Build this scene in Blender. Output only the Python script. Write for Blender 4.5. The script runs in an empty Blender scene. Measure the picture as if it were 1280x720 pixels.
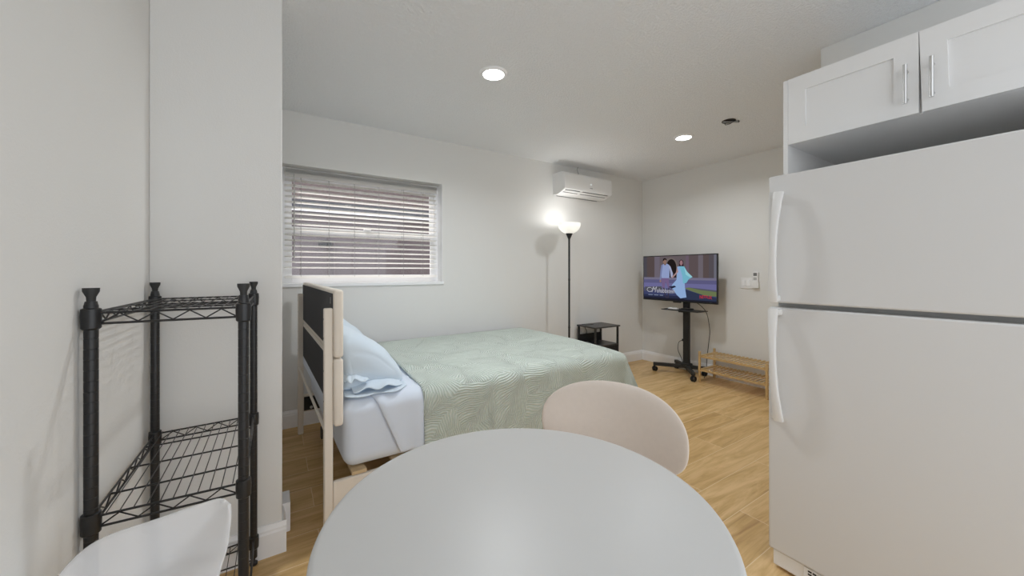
import bpy, bmesh, math, random
from mathutils import Vector, Matrix, noise
rnd = random.Random(7)
SC = bpy.context.scene
COL = SC.collection
PI = math.pi

# ------------------------------------------------------------------ materials
def pmat(name, col, rough=.5, metal=0., bump=None, var=None, spec=.5, coat=0., sheen=0., trans=0., emis=None, alpha=None):
    """Procedural principled material.  bump=(scale,strength,dist); var=(scale,amount)."""
    m = bpy.data.materials.new(name); m.use_nodes = True
    nt = m.node_tree; N = nt.nodes; L = nt.links
    b = N['Principled BSDF']
    c = (*col, 1)
    b.inputs['Base Color'].default_value = c
    b.inputs['Roughness'].default_value = rough
    b.inputs['Metallic'].default_value = metal
    b.inputs['Specular IOR Level'].default_value = spec
    b.inputs['Coat Weight'].default_value = coat
    b.inputs['Sheen Weight'].default_value = sheen
    b.inputs['Transmission Weight'].default_value = trans
    if emis:
        b.inputs['Emission Color'].default_value = (*emis[0], 1)
        b.inputs['Emission Strength'].default_value = emis[1]
    if bump or var:
        tc = N.new('ShaderNodeTexCoord')
    if var:
        n = N.new('ShaderNodeTexNoise'); n.inputs['Scale'].default_value = var[0]; n.inputs['Detail'].default_value = 4
        L.new(tc.outputs['Object'], n.inputs['Vector'])
        mx = N.new('ShaderNodeMix'); mx.data_type = 'RGBA'
        k = var[1]
        mx.inputs[6].default_value = tuple(min(1, v * (1 - k)) for v in col) + (1,)
        mx.inputs[7].default_value = tuple(min(1, v * (1 + k)) for v in col) + (1,)
        L.new(n.outputs['Fac'], mx.inputs[0]); L.new(mx.outputs[2], b.inputs['Base Color'])
    if bump:
        n = N.new('ShaderNodeTexNoise'); n.inputs['Scale'].default_value = bump[0]; n.inputs['Detail'].default_value = 3
        L.new(tc.outputs['Object'], n.inputs['Vector'])
        bp = N.new('ShaderNodeBump'); bp.inputs['Strength'].default_value = bump[1]; bp.inputs['Distance'].default_value = bump[2]
        L.new(n.outputs['Fac'], bp.inputs['Height']); L.new(bp.outputs['Normal'], b.inputs['Normal'])
    return m

def emat(name, col, s):
    m = bpy.data.materials.new(name); m.use_nodes = True
    nt = m.node_tree; nt.nodes.clear()
    e = nt.nodes.new('ShaderNodeEmission'); e.inputs[0].default_value = (*col, 1); e.inputs[1].default_value = s
    o = nt.nodes.new('ShaderNodeOutputMaterial'); nt.links.new(e.outputs[0], o.inputs[0])
    return m

def srgb(r, g, b):
    f = lambda v: (v / 255 / 12.92) if v / 255 <= .04045 else ((v / 255 + .055) / 1.055) ** 2.4
    return (f(r), f(g), f(b))

M = {}
M['wall'] = pmat('wall_paint', (.75, .747, .732), .75, bump=(170, .12, .004), var=(1.3, .012), spec=.25)
M['trim'] = pmat('trim_paint', (.88, .885, .90), .4)
M['white_gloss'] = pmat('fridge_enamel', (.66, .66, .66), .38, bump=(260, .04, .002))
M['white_cab'] = pmat('cabinet_paint', (.80, .80, .80), .42)
M['white_plastic'] = pmat('white_plastic', (.82, .82, .82), .4)
M['blind'] = pmat('blind_white', (.90, .90, .88), .45)
M['gasket'] = pmat('gasket_grey', (.50, .50, .50), .6)
M['slot'] = pmat('shadow_grey', (.16, .16, .16), .6)
M['handle'] = pmat('fridge_handle', (.75, .75, .745), .35)
M['dark'] = pmat('dark_void', (.012, .012, .012), .6)
M['black'] = pmat('black_coat', (.014, .014, .015), .35, var=(60, .2))
M['blackmat'] = pmat('black_matte', (.022, .023, .023), .55)
M['steel'] = pmat('brushed_steel', (.62, .62, .62), .28, metal=1., bump=(300, .03, .001))
M['table'] = pmat('table_white', (.57, .57, .565), .42)
M['beige'] = pmat('beige_upholstery', (.80, .735, .65), .9, bump=(500, .18, .002), var=(25, .03), sheen=.25, spec=.2)
M['chairbeige'] = pmat('chair_fabric', (.68, .60, .535), .95, bump=(700, .25, .002), var=(60, .035), sheen=.3, spec=.15)
M['backcloth'] = pmat('dark_lining_cloth', (.055, .055, .06), .9, bump=(900, .2, .001), var=(200, .2))
M['wood'] = pmat('pale_wood', (.62, .46, .27), .5, var=(30, .1))
M['bamboo'] = pmat('bamboo', (.58, .40, .19), .42, var=(40, .14))
M['legwood'] = pmat('beech_leg', (.55, .40, .25), .5, var=(30, .1))
M['cotton'] = pmat('pale_blue_sheet', (.70, .765, .87), .9, bump=(1200, .1, .001), sheen=.15, spec=.15)
M['pillow'] = pmat('blue_pillowcase', (.62, .71, .80), .9, bump=(1200, .1, .001), sheen=.15, spec=.15)
M['rubber'] = pmat('black_rubber', (.012, .012, .013), .5)
M['tvframe'] = pmat('tv_black', (.012, .012, .013), .3)
M['lens'] = emat('lit_lens', (1., .99, .97), 14)
M['nightwood'] = pmat('black_wood_grain', (.045, .042, .04), .38, var=(35, .25))
M['nightfab'] = pmat('black_panel', (.012, .012, .012), .6)
M['hole'] = pmat('ceiling_cavity', (.02, .02, .02), .8)
M['metalgrey'] = pmat('galvanised', (.35, .35, .35), .4, metal=.8)
M['fencebrown'] = pmat('neighbour_wall_paint', (.19, .16, .165), .9, var=(3, .08))
M['fascia'] = pmat('neighbour_fascia', (.10, .105, .12), .7)

def ceiling_mat():
    m = pmat('knockdown_ceiling', (.905, .92, .94), .85, spec=.2)
    N = m.node_tree.nodes; L = m.node_tree.links; b = N['Principled BSDF']
    tc = N.new('ShaderNodeTexCoord')
    n = N.new('ShaderNodeTexNoise'); n.inputs['Scale'].default_value = 75; n.inputs['Detail'].default_value = 5; n.inputs['Roughness'].default_value = .65
    r = N.new('ShaderNodeValToRGB'); r.color_ramp.elements[0].position = .42; r.color_ramp.elements[1].position = .6
    bp = N.new('ShaderNodeBump'); bp.inputs['Strength'].default_value = .6; bp.inputs['Distance'].default_value = .009
    L.new(tc.outputs['Object'], n.inputs['Vector']); L.new(n.outputs['Fac'], r.inputs[0])
    L.new(r.outputs[0], bp.inputs['Height']); L.new(bp.outputs['Normal'], b.inputs['Normal'])
    return m
M['ceil'] = ceiling_mat()

def floor_mat():
    m = pmat('wood_look_plank_tile', (.5, .34, .19), .36, spec=.4)
    N = m.node_tree.nodes; L = m.node_tree.links; b = N['Principled BSDF']
    tc = N.new('ShaderNodeTexCoord'); mp = N.new('ShaderNodeMapping')
    mp.inputs['Location'].default_value = (.43, -.163, 0)
    L.new(tc.outputs['Object'], mp.inputs['Vector'])
    br = N.new('ShaderNodeTexBrick'); br.offset = .5; br.offset_frequency = 2; br.squash = 1
    br.inputs['Scale'].default_value = 1; br.inputs['Brick Width'].default_value = 1.2; br.inputs['Row Height'].default_value = .1985
    br.inputs['Mortar Size'].default_value = .0016; br.inputs['Mortar Smooth'].default_value = .2; br.inputs['Bias'].default_value = 0
    br.inputs['Color1'].default_value = (0, 0, 0, 1); br.inputs['Color2'].default_value = (1, 1, 1, 1); br.inputs['Mortar'].default_value = (.5, .5, .5, 1)
    L.new(mp.outputs[0], br.inputs['Vector'])
    # grain: long wavy bands that shift from plank to plank
    shift = N.new('ShaderNodeVectorMath'); shift.operation = 'MULTIPLY_ADD'
    shift.inputs[1].default_value = (7.3, 3.1, 0)
    L.new(br.outputs['Color'], shift.inputs[0])
    sc = N.new('ShaderNodeMapping'); sc.inputs['Scale'].default_value = (1.1, 8.5, 1)
    L.new(mp.outputs[0], sc.inputs['Vector']); L.new(sc.outputs[0], shift.inputs[2])
    g = N.new('ShaderNodeTexNoise'); g.inputs['Scale'].default_value = 1.4; g.inputs['Detail'].default_value = 6; g.inputs['Roughness'].default_value = .62; g.inputs['Distortion'].default_value = 1.6
    L.new(shift.outputs[0], g.inputs['Vector'])
    sc2 = N.new('ShaderNodeMapping'); sc2.inputs['Scale'].default_value = (2, 60, 1)
    L.new(mp.outputs[0], sc2.inputs['Vector'])
    f = N.new('ShaderNodeTexNoise'); f.inputs['Scale'].default_value = 1.5; f.inputs['Detail'].default_value = 4; f.inputs['Distortion'].default_value = 1.2
    L.new(sc2.outputs[0], f.inputs['Vector'])
    ad = N.new('ShaderNodeMath'); ad.operation = 'MULTIPLY_ADD'; ad.inputs[1].default_value = .22
    L.new(f.outputs['Fac'], ad.inputs[0]); L.new(g.outputs['Fac'], ad.inputs[2])
    ad2 = N.new('ShaderNodeMath'); ad2.operation = 'MULTIPLY_ADD'; ad2.inputs[1].default_value = .10
    sep = N.new('ShaderNodeSeparateColor'); L.new(br.outputs['Color'], sep.inputs[0])
    L.new(sep.outputs[0], ad2.inputs[0]); L.new(ad.outputs[0], ad2.inputs[2])
    r = N.new('ShaderNodeValToRGB')
    e = r.color_ramp.elements
    e[0].position = .38; e[0].color = (*FLOOR[0], 1)
    e[1].position = .82; e[1].color = (*FLOOR[2], 1)
    k = r.color_ramp.elements.new(.6); k.color = (*FLOOR[1], 1)
    L.new(ad2.outputs[0], r.inputs[0])
    mx = N.new('ShaderNodeMix'); mx.data_type = 'RGBA'; mx.inputs[7].default_value = (*FLOOR[3], 1)
    ml = N.new('ShaderNodeMath'); ml.operation = 'MULTIPLY'; ml.inputs[1].default_value = .75
    L.new(br.outputs['Fac'], ml.inputs[0]); L.new(ml.outputs[0], mx.inputs[0]); L.new(r.outputs[0], mx.inputs[6])
    L.new(mx.outputs[2], b.inputs['Base Color'])
    bp = N.new('ShaderNodeBump'); bp.inputs['Strength'].default_value = .15; bp.inputs['Distance'].default_value = .002; bp.invert = True
    L.new(br.outputs['Fac'], bp.inputs['Height']); L.new(bp.outputs['Normal'], b.inputs['Normal'])
    return m
FLOOR = [(.39, .22, .080), (.575, .37, .152), (.73, .505, .252), (.84, .69, .47)]
M['floor'] = floor_mat()

def cover_mat():
    """Sage matelasse: woven palm leaves, each leaf a fan of raised ribs (UV in metres)."""
    m = pmat('sage_palm_matelasse', (.5, .6, .5), .95, sheen=.2, spec=.15)
    N = m.node_tree.nodes; L = m.node_tree.links; b = N['Principled BSDF']
    uv = N.new('ShaderNodeUVMap')
    wn = N.new('ShaderNodeTexNoise'); wn.inputs['Scale'].default_value = 5
    L.new(uv.outputs[0], wn.inputs['Vector'])
    wa = N.new('ShaderNodeVectorMath'); wa.operation = 'MULTIPLY_ADD'; wa.inputs[1].default_value = (.10, .10, 0)
    L.new(wn.outputs['Color'], wa.inputs[0]); L.new(uv.outputs[0], wa.inputs[2])
    vo = N.new('ShaderNodeTexVoronoi'); vo.voronoi_dimensions = '2D'; vo.inputs['Scale'].default_value = 4.2; vo.inputs['Randomness'].default_value = .9
    L.new(wa.outputs[0], vo.inputs['Vector'])
    sub = N.new('ShaderNodeVectorMath'); sub.operation = 'SUBTRACT'
    sc = N.new('ShaderNodeVectorMath'); sc.operation = 'SCALE'; sc.inputs['Scale'].default_value = 1.
    L.new(wa.outputs[0], sub.inputs[0]); L.new(vo.outputs['Position'], sub.inputs[1])
    sep = N.new('ShaderNodeSeparateColor'); L.new(vo.outputs['Color'], sep.inputs[0])
    ang = N.new('ShaderNodeMath'); ang.operation = 'MULTIPLY'; ang.inputs[1].default_value = 6.283
    L.new(sep.outputs[0], ang.inputs[0])
    rot = N.new('ShaderNodeVectorRotate'); rot.rotation_type = 'Z_AXIS'
    L.new(sub.outputs[0], rot.inputs['Vector']); L.new(ang.outputs[0], rot.inputs['Angle'])
    sx = N.new('ShaderNodeSeparateXYZ'); L.new(rot.outputs[0], sx.inputs[0])
    # curved ribs leaving a midrib: phase = y - 1.1|x|^~.8
    ab = N.new('ShaderNodeMath'); ab.operation = 'ABSOLUTE'; L.new(sx.outputs[0], ab.inputs[0])
    pw = N.new('ShaderNodeMath'); pw.operation = 'POWER'; pw.inputs[1].default_value = .75; L.new(ab.outputs[0], pw.inputs[0])
    ph = N.new('ShaderNodeMath'); ph.operation = 'MULTIPLY_ADD'; ph.inputs[1].default_value = -.75
    L.new(pw.outputs[0], ph.inputs[0]); L.new(sx.outputs[1], ph.inputs[2])
    fr = N.new('ShaderNodeMath'); fr.operation = 'MULTIPLY'; fr.inputs[1].default_value = 6.283 / .020; L.new(ph.outputs[0], fr.inputs[0])
    sn = N.new('ShaderNodeMath'); sn.operation = 'SINE'; L.new(fr.outputs[0], sn.inputs[0])
    mr = N.new('ShaderNodeMapRange'); mr.inputs[1].default_value = -1; mr.inputs[2].default_value = 1
    L.new(sn.outputs[0], mr.inputs[0])
    r = N.new('ShaderNodeValToRGB')
    r.color_ramp.elements[0].position = .45; r.color_ramp.elements[0].color = (*COVER[0], 1)
    r.color_ramp.elements[1].position = .85; r.color_ramp.elements[1].color = (*COVER[1], 1)
    L.new(mr.outputs[0], r.inputs[0]); L.new(r.outputs[0], b.inputs['Base Color'])
    bp = N.new('ShaderNodeBump'); bp.inputs['Strength'].default_value = .8; bp.inputs['Distance'].default_value = .006
    L.new(mr.outputs[0], bp.inputs['Height']); L.new(bp.outputs['Normal'], b.inputs['Normal'])
    return m
COVER = [(.545, .62, .56), (.67, .725, .68)]
M['cover'] = cover_mat()

def clear_plastic():
    m = pmat('translucent_grey_plastic', (.86, .86, .875), .16, spec=.6, coat=.5)
    N = m.node_tree.nodes; L = m.node_tree.links
    t = N.new('ShaderNodeBsdfTransparent'); mx = N.new('ShaderNodeMixShader'); mx.inputs[0].default_value = .42
    out = [n for n in N if n.type == 'OUTPUT_MATERIAL'][0]
    L.new(N['Principled BSDF'].outputs[0], mx.inputs[1]); L.new(t.outputs[0], mx.inputs[2]); L.new(mx.outputs[0], out.inputs[0])
    return m
M['clear'] = clear_plastic()

def glass_mat():
    m = bpy.data.materials.new('window_glass'); m.use_nodes = True
    N = m.node_tree.nodes; L = m.node_tree.links; N.clear()
    t = N.new('ShaderNodeBsdfTransparent'); t.inputs[0].default_value = (.90, .885, .90, 1)
    g = N.new('ShaderNodeBsdfGlossy'); g.inputs['Roughness'].default_value = .02
    mx = N.new('ShaderNodeMixShader'); o = N.new('ShaderNodeOutputMaterial')
    mx.inputs[0].default_value = .05; L.new(t.outputs[0], mx.inputs[1]); L.new(g.outputs[0], mx.inputs[2]); L.new(mx.outputs[0], o.inputs[0])
    return m
M['glass'] = glass_mat()

def bowl_mat():
    m = pmat('opal_bowl', (.9, .9, .88), .35)
    N = m.node_tree.nodes; L = m.node_tree.links
    t = N.new('ShaderNodeBsdfTranslucent'); t.inputs[0].default_value = (.9, .9, .88, 1)
    mx = N.new('ShaderNodeMixShader'); mx.inputs[0].default_value = .45
    out = [n for n in N if n.type == 'OUTPUT_MATERIAL'][0]
    L.new(N['Principled BSDF'].outputs[0], mx.inputs[1]); L.new(t.outputs[0], mx.inputs[2]); L.new(mx.outputs[0], out.inputs[0])
    return m
M['bowl'] = bowl_mat()
_n = M['blind'].node_tree; _t = _n.nodes.new('ShaderNodeBsdfTranslucent'); _t.inputs[0].default_value = (.92, .91, .89, 1)
_x = _n.nodes.new('ShaderNodeMixShader'); _x.inputs[0].default_value = .72
_o = [q for q in _n.nodes if q.type == 'OUTPUT_MATERIAL'][0]
_n.links.new(_n.nodes['Principled BSDF'].outputs[0], _x.inputs[1]); _n.links.new(_t.outputs[0], _x.inputs[2]); _n.links.new(_x.outputs[0], _o.inputs[0])

def roof_mat():
    m = pmat('reddish_shingles', (.3, .2, .18), .9)
    N = m.node_tree.nodes; L = m.node_tree.links; b = N['Principled BSDF']
    tc = N.new('ShaderNodeTexCoord')
    br = N.new('ShaderNodeTexBrick'); br.inputs['Scale'].default_value = 1; br.inputs['Brick Width'].default_value = .3; br.inputs['Row Height'].default_value = .055
    br.inputs['Mortar Size'].default_value = .006; br.inputs['Color1'].default_value = (.075, .05, .046, 1); br.inputs['Color2'].default_value = (.10, .072, .066, 1); br.inputs['Mortar'].default_value = (.05, .035, .035, 1)
    mp = N.new('ShaderNodeMapping'); mp.inputs['Rotation'].default_value = (PI / 2, 0, 0)
    L.new(tc.outputs['Object'], mp.inputs[0]); L.new(mp.outputs[0], br.inputs['Vector']); L.new(br.outputs['Color'], b.inputs['Base Color'])
    return m
M['roof'] = roof_mat()

# ------------------------------------------------------------------ mesh helpers
class MB:
    def __init__(s): s.bm = bmesh.new(); s.mats = []
    def _tag(s, faces, m, smooth=True):
        i = 0
        if m is not None:
            if m not in s.mats: s.mats.append(m)
            i = s.mats.index(m)
        for f in faces: f.material_index = i; f.smooth = smooth
    def box(s, a, b, bev=0., seg=2, m=None, mtx=None):
        a, b = Vector(a), Vector(b); tmp = bmesh.new()
        c = (a + b) / 2; d = b - a
        bmesh.ops.create_cube(tmp, size=1, matrix=Matrix.Translation(c) @ Matrix.Diagonal((*[abs(v) for v in d], 1)))
        tmp.normal_update()
        if bev > 0: bmesh.ops.bevel(tmp, geom=tmp.edges[:], offset=min(bev, min(abs(v) for v in d) * .49), segments=seg, affect='EDGES', profile=.5)
        tmp.normal_update(); flat = [max(abs(c) for c in f.normal) > .999 for f in tmp.faces]
        if mtx: bmesh.ops.transform(tmp, matrix=mtx, verts=tmp.verts)
        s._merge(tmp, m, True, flat); return s
    def _merge(s, tmp, m, smooth=True, flat=None):
        mp = {v: s.bm.verts.new(v.co) for v in tmp.verts}
        fs = []
        for f in tmp.faces:
            try: fs.append(s.bm.faces.new([mp[v] for v in f.verts]))
            except ValueError: pass
        s._tag(fs, m, smooth); tmp.free()
        if flat and len(flat) == len(fs):
            for f, q in zip(fs, flat):
                if q: f.smooth = False
    def grid(s, nu, nv, fn, m=None, closeu=False, closev=False, uv=None, flip=False):
        vs = [[s.bm.verts.new(fn(i, j)) for j in range(nv)] for i in range(nu)]
        fs = []
        lay = s.bm.loops.layers.uv.verify() if uv else None
        for i in range(nu if closeu else nu - 1):
            for j in range(nv if closev else nv - 1):
                idx = [(i, j), ((i + 1) % nu, j), ((i + 1) % nu, (j + 1) % nv), (i, (j + 1) % nv)]
                if flip: idx.reverse()
                try: f = s.bm.faces.new([vs[a][b] for a, b in idx])
                except ValueError: continue
                fs.append(f)
                if uv:
                    for l, (a, b) in zip(f.loops, idx): l[lay].uv = uv(a, b)
        s._tag(fs, m); return vs
    def tube(s, pts, r, seg=8, m=None, cap=True, closed=False):
        pts = [Vector(p) for p in pts]; n = len(pts)
        rr = r if isinstance(r, (list, tuple)) else [r] * n
        rings = []; up = None
        for i, p in enumerate(pts):
            if closed: t = pts[(i + 1) % n] - pts[i - 1]
            else: t = pts[min(i + 1, n - 1)] - pts[max(i - 1, 0)]
            t.normalize()
            if up is None:
                up = Vector((0, 0, 1)) if abs(t.z) < .9 else Vector((1, 0, 0))
            up = (up - t * up.dot(t)); up.normalize()
            x = t.cross(up)
            rings.append([s.bm.verts.new(p + (up * math.cos(2 * PI * k / seg) + x * math.sin(2 * PI * k / seg)) * rr[i]) for k in range(seg)])
        fs = []
        for i in range(n if closed else n - 1):
            A, B = rings[i], rings[(i + 1) % n]
            for k in range(seg): fs.append(s.bm.faces.new((A[k], B[k], B[(k + 1) % seg], A[(k + 1) % seg])))
        if cap and not closed:
            fs.append(s.bm.faces.new(rings[0])); fs.append(s.bm.faces.new(rings[-1][::-1]))
        s._tag(fs, m); return s
    def lathe(s, prof, c=(0, 0, 0), seg=24, m=None, cap=True, axis='z'):
        c = Vector(c)
        def P(r, h, k):
            a = 2 * PI * k / seg
            if axis == 'z': return c + Vector((r * math.cos(a), r * math.sin(a), h))
            if axis == 'x': return c + Vector((h, r * math.cos(a), r * math.sin(a)))
            return c + Vector((r * math.sin(a), h, r * math.cos(a)))
        rings = [[s.bm.verts.new(P(r, h, k)) for k in range(seg)] for r, h in prof]
        fs = []
        for A, B in zip(rings, rings[1:]):
            for k in range(seg): fs.append(s.bm.faces.new((A[k], A[(k + 1) % seg], B[(k + 1) % seg], B[k])))
        if cap:
            fs.append(s.bm.faces.new(rings[0][::-1])); fs.append(s.bm.faces.new(rings[-1]))
        s._tag(fs, m); return s
    def prism(s, poly, fn, a, b, m=None):
        """poly: 2D outline; fn(u,v,w)->xyz; extruded from w=a to w=b."""
        A = [s.bm.verts.new(fn(u, v, a)) for u, v in poly]; B = [s.bm.verts.new(fn(u, v, b)) for u, v in poly]
        n = len(poly)
        fs = [s.bm.faces.new(A[::-1]), s.bm.faces.new(B)]
        for i in range(n): fs.append(s.bm.faces.new((A[i], A[(i + 1) % n], B[(i + 1) % n], B[i])))
        s._tag(fs, m); return s
    def sweep_box(s, pts, up, w, h, m=None):
        """rectangular section (w across, h along up) swept along pts; w,h may be lists"""
        pts = [Vector(p) for p in pts]; up = Vector(up); n = len(pts); rings = []
        W = w if isinstance(w, list) else [w] * n; H = h if isinstance(h, list) else [h] * n
        for i, p in enumerate(pts):
            t = (pts[min(i + 1, n - 1)] - pts[max(i - 1, 0)]).normalized()
            sd = t.cross(up).normalized(); u = sd.cross(t)
            rings.append([s.bm.verts.new(p + sd * a * W[i] / 2 + u * b * H[i] / 2) for a, b in ((-1, -.6), (-.7, -1), (.7, -1), (1, -.6), (1, .6), (.7, 1), (-.7, 1), (-1, .6))])
        fs = []
        for A, B in zip(rings, rings[1:]):
            for k in range(8): fs.append(s.bm.faces.new((A[k], A[(k + 1) % 8], B[(k + 1) % 8], B[k])))
        fs.append(s.bm.faces.new(rings[0][::-1])); fs.append(s.bm.faces.new(rings[-1]))
        s._tag(fs, m); return s
    def build(s, name, mat, parent=None, sharp=35, keep_normals=False, loc=None):
        bm = s.bm
        if not keep_normals: bmesh.ops.recalc_face_normals(bm, faces=bm.faces)
        th = math.radians(sharp)
        for e in bm.edges:
            if len(e.link_faces) == 2 and e.calc_face_angle(0) > th: e.smooth = False
        me = bpy.data.meshes.new(name)
        if parent is not None and parent.get('_w'):   # geometry given in world space
            wm = Matrix.Translation(parent.location) @ parent.rotation_euler.to_matrix().to_4x4()
            bmesh.ops.transform(bm, matrix=wm.inverted(), verts=bm.verts)
        elif loc is not None:
            bmesh.ops.transform(bm, matrix=Matrix.Translation(-Vector(loc)), verts=bm.verts)
        bm.to_mesh(me); bm.free()
        o = bpy.data.objects.new(name, me); COL.objects.link(o)
        for mm in (s.mats or [mat]): me.materials.append(mm)
        if parent is not None:
            o.parent = parent
            if parent.get('_pw'): pass
        elif loc is not None: o.location = loc
        return o

def thing(name, label, cat, loc=(0, 0, 0), rz=0., group=None, world=False):
    o = bpy.data.objects.new(name, None); COL.objects.link(o)
    o.location = loc; o.rotation_euler = (0, 0, rz); o.empty_display_size = .1
    o['label'] = label; o['category'] = cat
    if group: o['group'] = group
    if world: o['_w'] = 1
    return o
def tag(o, label, cat, group=None):
    o['label'] = label; o['category'] = cat
    if group: o['group'] = group
    return o
def struct(o): o['kind'] = 'structure'; return o
def sub(name, mb, mat, part, **k):
    """sub-part of a part: geometry in the same space as the part's own vertices."""
    root = part.parent
    if root is not None and root.get('_w'):
        wm = Matrix.Translation(root.location) @ root.rotation_euler.to_matrix().to_4x4()
        bmesh.ops.transform(mb.bm, matrix=wm.inverted(), verts=mb.bm.verts)
    o = mb.build(name, mat, None, **k); o.parent = part
    return o

# ------------------------------------------------------------------ dimensions (metres)
CEIL = 2.44
YW = 3.331      # window wall
XT = 4.246      # television wall
XL = -.392      # left wall
YP = 1.881      # partition face
XE = .027       # partition end
XK = 2.561      # kitchen wall behind the fridge
YK = .817       # its corner
YR = -1.0       # rear edge of the shell, no wall here

# ------------------------------------------------------------------ room shell
struct(MB().box((XL - .12, YR, -.1), (XT + .15, YW + .3, 0)).build('floor', M['floor']))
struct(MB().box((XL - .12, YR, CEIL), (XT + .15, YW + .3, CEIL + .1)).build('ceiling', M['ceil']))
struct(MB().box((XL - .12, YR, 0), (XL, YW, CEIL)).build('wall_left', M['wall']))
WX0, WX1, WZ0, WZ1, WD = .04, 1.343, 1.092, 2.031, .16
w = MB()
w.box((XL - .12, YW, 0), (WX0, YW + .2, CEIL)); w.box((WX1, YW, 0), (XT + .12, YW + .2, CEIL))
w.box((WX0, YW, 0), (WX1, YW + .2, WZ0)); w.box((WX0, YW, WZ1), (WX1, YW + .2, CEIL))
struct(w.build('wall_window', M['wall']))
struct(MB().box((XT, YK - .3, 0), (XT + .12, YW, CEIL)).build('wall_right', M['wall']))
struct(MB().box((XL, YP, 0), (XE, YP + .22, CEIL), .004).build('wall_partition', M['wall']))
w = MB(); w.box((XK, YR, 0), (XK + .12, YK, CEIL), .003); w.box((XK + .12, YK - .12, 0), (XT, YK, CEIL))
struct(w.build('wall_kitchen', M['wall']))
# rear wall left out behind the camera so sky light fills the room

BBP = [(0, 0), (.015, 0), (.015, .096), (.012, .103), (.012, .112), (.008, .12), (.006, .13), (0, .13)]
def bb(name, fn, a, b):
    struct(MB().prism(BBP, fn, a, b).build(name, M['trim'], sharp=20))
bb('baseboard_window', lambda u, v, w: (w, YW - u, v), XL, XT)
bb('baseboard_right', lambda u, v, w: (XT - u, w, v), YK, YW - .016)
bb('baseboard_left', lambda u, v, w: (XL + u, w, v), YR, YP - .016)
bb('baseboard_partition', lambda u, v, w: (w, YP - u, v), XL, XE + .0152)
# the end of the partition: baseboard returning round the corner
e = MB().prism(BBP, lambda u, v, w: (XE + u, w, v), YP + .0005, YP + .235)
e.box((XE - .01, YP + .12, 0), (XE + .034, YP + .236, .135), .004)
struct(e.build('trim_1', M['trim'], sharp=20))

# window: frame, sashes, glass, sill
fr = MB(); y0, y1 = YW + .12, YW + .165
fr.box((WX0, y0, WZ0), (WX0 + .035, y1, WZ1)); fr.box((WX1 - .035, y0, WZ0), (WX1, y1, WZ1))
fr.box((WX0 + .035, y0, WZ1 - .035), (WX1 - .035, y1, WZ1)); fr.box((WX0 + .035, y0, WZ0), (WX1 - .035, y1, WZ0 + .035))
win = struct(fr.build('window_1', M['trim']))
sa = MB(); zm = 1.535
for za, zb, dy in ((zm - .028, WZ1 - .03, .0235), (WZ0 + .03, zm + .028, .001)):
    ya, yb = y0 + dy, y0 + dy + .021
    sa.box((WX0 + .03, ya, za), (WX0 + .075, yb, zb), .003); sa.box((WX1 - .075, ya, za), (WX1 - .03, yb, zb), .003)
    sa.box((WX0 + .075, ya + .001, zb - .05), (WX1 - .075, yb - .001, zb), .002); sa.box((WX0 + .075, ya + .001, za), (WX1 - .075, yb - .001, za + .05), .002)
sub('window_sash', sa, M['trim'], win)
g = MB(); g.box((WX0 + .07, y0 + .030, zm + .02), (WX1 - .07, y0 + .034, WZ1 - .07)); g.box((WX0 + .07, y0 + .009, WZ0 + .07), (WX1 - .07, y0 + .013, zm - .02))
sub('window_glass', g, M['glass'], win)
lk = MB().box((.66, y0 - .012, zm + .028), (.72, y0 + .02, zm + .042), .004)
sub('window_lock', lk, M['trim'], win)
rv = MB()   # painted return and sill
rv.box((WX1 - .004, YW - .001, WZ0), (WX1 + .001, YW + .12, WZ1))
rv.box((WX0 - .03, YW - .014, WZ0 - .012), (WX1 + .012, YW + .12, WZ0 + .016), .005)
sub('window_sill', rv, M['trim'], win)

# ------------------------------------------------------------------ venetian blind
yb = YW + .085
bl = thing('venetian_blind', 'white slatted venetian blind hanging in the recessed window over the bed', 'blind', (.69, yb, WZ0 + .05), world=True)
BX0, BX1 = .065, 1.308
h = MB(); h.box((BX0, yb - .03, 1.968), (BX1, yb + .028, 2.012), .004); h.box((BX0, yb - .038, 1.945), (BX1, yb - .030, 2.008), .003)
h.build('headrail', M['blind'], bl)
s = MB(); zz = 1.925; tilt = math.radians(10); k = 0
while zz > 1.20:
    mtx = Matrix.Translation((0, yb, zz)) @ Matrix.Rotation(-tilt, 4, 'X')
    s.box((BX0, -.025, -.0015), (BX1, .025, .0015), .001, 1, mtx=mtx); zz -= .0432
s.build('slats', M['blind'], bl)
MB().box((BX0, yb - .026, 1.148), (BX1, yb + .026, 1.168), .004).build('bottom_rail', M['blind'], bl)
c = MB()
for x in (.176, .379, .575, .775, .992, 1.174):
    for dy in (-.026, .026): c.tube([(x, yb + dy, 1.16), (x, yb + dy, 1.97)], .0011, 5)
c.build('ladder_cords', pmat('cord_grey', (.25, .25, .25), .8), bl)
MB().tube([(.128, yb - .045, 1.965), (.128, yb - .048, 1.30)], .0035, 8).build('tilt_wand', pmat('wand_clear', (.45, .45, .43), .3), bl)

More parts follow.
